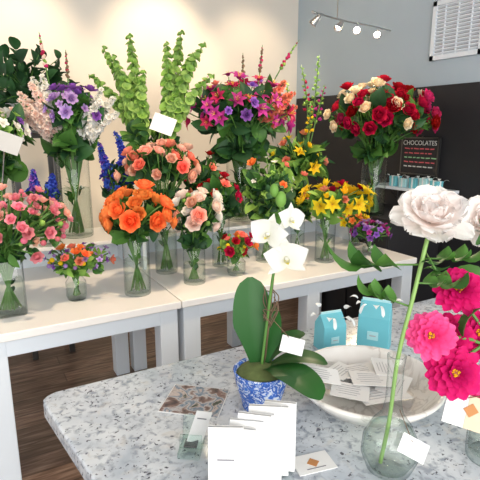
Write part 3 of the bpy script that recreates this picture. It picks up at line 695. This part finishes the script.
def bottlevase():
    e=empty('peony_in_glass_bottle_vase',(.605,.525,CT))
    pr=[(0,.003),(.026,.003),(.030,0),(.040,.008),(.050,.035),(.048,.065),(.034,.095),(.019,.115),(.014,.14),(.0135,.20),(.016,.225),(.0145,.226),(.012,.222)]
    single('vase',[(lathe(pr,40),I4,'glass')],e,True)
    single('water',[(lathe([(0,.006),(.034,.010),(.047,.036),(.045,.064),(.036,.086),(0,.086)],32),I4,'water')],e,True)
    C=Vector((.064,.008,.450)) 
    mb=MB()
    path=catm([(-.01,.01,.012),(-.002,.004,.10),(.003,0,.22),(.025,-.003,.33),(.052,0,.43)],6)
    mb.add(tube(path,.0036,8),I4,'stem2')
    def compound(p,d,L):
        p=Vector(p);d=Vector(d).normalized(); mb.add(tube([p,p+d*L],.0018,5),I4,'stem')
        for (t,s,k) in [(1,0,1),(.75,.7,.85),(.75,-.7,.85),(.45,.9,.7),(.45,-.9,.7)]:
            dd=d.copy(); dd.rotate(Quaternion((0,0,1),s)); dd.z-=.15
            mb.add(LEAFW,orient(p+d*L*t,dd,L*.75*k,0),'leaf')
    compound((.04,0,.38),(-.87,.49,.0),.10); compound((.045,0,.39),(.7,-.6,.05),.06); compound((.03,0,.35),(.87,-.3,-.1),.06); compound((.02,0,.31),(-.5,.8,.2),.06)
    compound((.05,0,.40),(-.3,-.6,-.3),.045)
    mb.obj('stem_and_leaves',e)
    fb=MB(); fb.add(PEONY,orient(C,(-.34,-.45,.78),.064,0),'peony',.8)
    fb.obj('bloom',e)
    single('gift_tag',[(box(.05,.001,.032),T(-.01,-.058,.085)@RZ(-.6)@RY(.5)@RX(-.5),'paper'),(tube([(0,-.015,.13),(-.01,-.055,.095)],.0008,4),I4,'twig')],e)
bottlevase()
def zvase():
    e=empty('zinnias_in_glass_vase',(.80,.455,CT))
    single('vase',[(vase_parts('cyl',.045,.17,.003)[0],I4,'glass')],e,True)
    single('water',[(lathe([(0,.015),(.041,.015),(.041,.12),(0,.12)],32),I4,'water')],e)
    mb=MB();fb=MB(); B=Vector((.80,.455,CT)); cam=Vector((0,0,1.5))
    for (p,s,mk,dd) in [((.642,.490,1.187),.042,'hot',(0,.0,.0)),((.722,.502,1.250),.044,'crim',(.2,0,.35)),((.672,.462,1.125),.048,'crim',(.25,-.1,-.1)),((.765,.485,1.165),.046,'crim',(.2,0,.1)),((.71,.50,1.17),.040,'crim',(.0,0,.3)),((.735,.44,1.09),.042,'hot',(.3,0,-.2))]:
        p=Vector(p); d=((cam-p).normalized()+Vector(dd)).normalized()
        fb.add(ZIN,orient(p,d,s),(mk,'cdark','yel','leaf'),.6)
        q=p-B; m=Vector((q.x*.12,q.y*.12,.17)); bt=Vector((-m.x,-m.y,.015))
        mb.add(tube(catm([bt,m,m+Vector((q.x*.25,q.y*.2,.07)),q-d*s*.5,q-d*s*.05],5),.003,6),I4,'stem')
    p=Vector((.862,.562,1.345)); fb.add(PEONY,orient(p,(-.5,-.5,.5),.050),'peony',.8); q=p-B
    mb.add(tube(catm([(0,0,.02),(.01,.01,.17),(.03,.06,.32),q],6),.0033,6),I4,'stem')
    for (x,y,z,d,L) in [(.80,.50,1.24,(-.6,.3,.3),.08),(.79,.5,1.28,(.5,-.3,.3),.08),(.74,.48,1.07,(-.5,.2,-.2),.07),(.80,.47,1.13,(-.3,.3,.6),.07),(.83,.53,1.33,(-.8,.3,.2),.06),(.70,.47,1.18,(0,.2,.5),.06)]:
        fb.add(LEAFW,orient(Vector((x,y,z)),d,L),'leaf')
    for m in range(len(fb.V)): fb.V[m]=fb.V[m]-np.array(B)
    fb.obj('blooms',e); mb.obj('stems',e)
    tg=Vector((.685,.44,1.06))-B
    m=T(*tg)@RZ(-.75)@RX(-.35)@RY(.2)
    single('gift_tag',[(box(.068,.0015,.055),m,'paper'),(box(.034,.0012,.055),m@T(.017,-.001,0),'kraft'),(box(.016,.001,.018),m@T(.006,-.0022,.004)@RY(.785),'brownink'),(tube([tuple(tg+Vector((0,0,.025))),(0,-.045,.165)],.0008,4),I4,'twig')],e)
zvase()
def loose_tag(name,loc,rot,w,h):
    e=empty(name,loc)
    pr=[(box(w,h,.0015),I4,'paper'),(box(w*.22,h*.36,.001),T(0,0,.001)@RZ(.78),'brownink'),(box(w*.5,.002,.0006),T(0,-h*.3,.001),'ink')]
    single('tag',pr,e,rot=rot); return e
loose_tag('gift_tag',(.497,.605,CT+.0015),(0,0,-.2),.075,.05)
def booklets():
    e=empty('stack_of_white_booklets',(.365,.60,CT))
    rr=random.Random(6)
    single('holder',[(box(.15,.10,.004,0,.002),T(.0,.005,0)@RZ(YA),'glass')],e)
    n=8
    for i in range(n):
        t=i/(n-1); w,h=.056,.125+rr.uniform(-.006,.006)
        m=RZ(YA)@T(-.044+.092*t,-.040+.090*t,.005)@RZ(rr.uniform(-.12,.12)-.15)@RX(-.24+rr.uniform(-.06,.06))@RY(rr.uniform(-.06,.06))
        single('booklet_%d'%i,[(box(w,.009,h,0,h/2),m,'paperg'),(box(w*1.02,.0008,h*1.01,0,h/2),m@T(0,-.005,0),'paper'),(box(w*1.02,.0008,h*1.01,0,h/2),m@T(0,.005,0),'paper')]+([(box(w*.5,.0006,.0025,0,h*.6),m@T(0,-.0058,0),'ink')] if i==0 else []),e,bevel=.0004)
booklets()
def holder():
    e=empty('glass_card_holder',(.318,.752,CT),-.62)
    single('glass_block',[(box(.042,.060,.012,0,.006),I4,'glassg'),(box(.042,.006,.045,0,.033),T(0,.016,0)@RX(-.3),'glassg'),(box(.042,.006,.025,0,.022),T(0,-.012,0)@RX(-.3),'glassg'),(box(.025,.025,.004,0,.002),T(0,.0,.012),'metal')],e,bevel=.001)
    single('business_card',[(box(.034,.0015,.062,0,.035),T(.004,.004,.010)@RX(-.25)@RY(.30)@RZ(.6),'paper'),(box(.02,.0006,.002,0,.05),T(.004,.0025,.012)@RX(-.25)@RY(.30)@RZ(.6),'ink')],e)
holder()
single('photo_flyer',[(box(.135,.118,.0015),I4,'paper'),(box(.131,.114,.0008),T(0,0,.001),'print')],None,loc=(.395,.905,CT+.001),rot=(0,0,-.71))

# ------------------------------------------------------------ lights
w=bpy.data.worlds.new('World'); bpy.context.scene.world=w; w.use_nodes=True
bg=w.node_tree.nodes['Background']; bg.inputs[0].default_value=(.93,.96,1,1); bg.inputs[1].default_value=1.1
def area(name,loc,tgt,size,en,col):
    l=bpy.data.lights.new(name,'AREA'); l.shape='RECTANGLE'; l.size=size[0]; l.size_y=size[1]; l.energy=en; l.color=col
    o=bpy.data.objects.new(name,l); COL.objects.link(o); o.location=loc; o.rotation_euler=(Vector(tgt)-Vector(loc)).to_track_quat('-Z','Y').to_euler()
area('window_daylight',(-.2,-2.4,2.0),(1.2,2.4,.9),(4,2),150,(1,.98,.94))
def dl(x,y,tx,ty,tz,en,size=1.2):
    e=empty('ceiling_downlight',(x,y,ZC))
    single('can',[(lathe([(.05,0),(.07,0),(.07,-.012),(.05,-.012),(.045,-.002)],24),I4,'white'),(lathe([(0,-.004),(.044,-.004),(.044,-.001),(0,-.001)],20),I4,'bulb')],e,True)
    l=bpy.data.lights.new('lamp','SPOT'); l.energy=en; l.color=(1,.76,.50); l.spot_size=size; l.spot_blend=.8; l.shadow_soft_size=.05
    o=bpy.data.objects.new('lamp',l); COL.objects.link(o); o.parent=e; o.location=(0,0,-.03); o.rotation_euler=Vector((tx-x,ty-y,tz-ZC)).to_track_quat('-Z','Y').to_euler()
dl(.5,3.2,.4,4.03,1.9,65); dl(1.5,3.2,1.5,4.03,2.0,85); dl(2.3,3.2,2.4,4.03,1.9,40)
dl(.5,1.4,.6,2.5,1.2,120); dl(1.9,1.4,1.8,2.5,1.2,120)
sc=bpy.context.scene
sc.view_settings.view_transform='Standard'
sc.view_settings.exposure=.08
th=math.atan(110/480)
cam=bpy.data.objects.new('camera',bpy.data.cameras.new('camera')); COL.objects.link(cam)
cam.location=(0,0,1.52); cam.rotation_euler=(math.pi/2-th,0,-math.radians(29.5)); cam.data.lens=36; cam.data.sensor_width=36; cam.data.clip_start=.02
sc.camera=cam
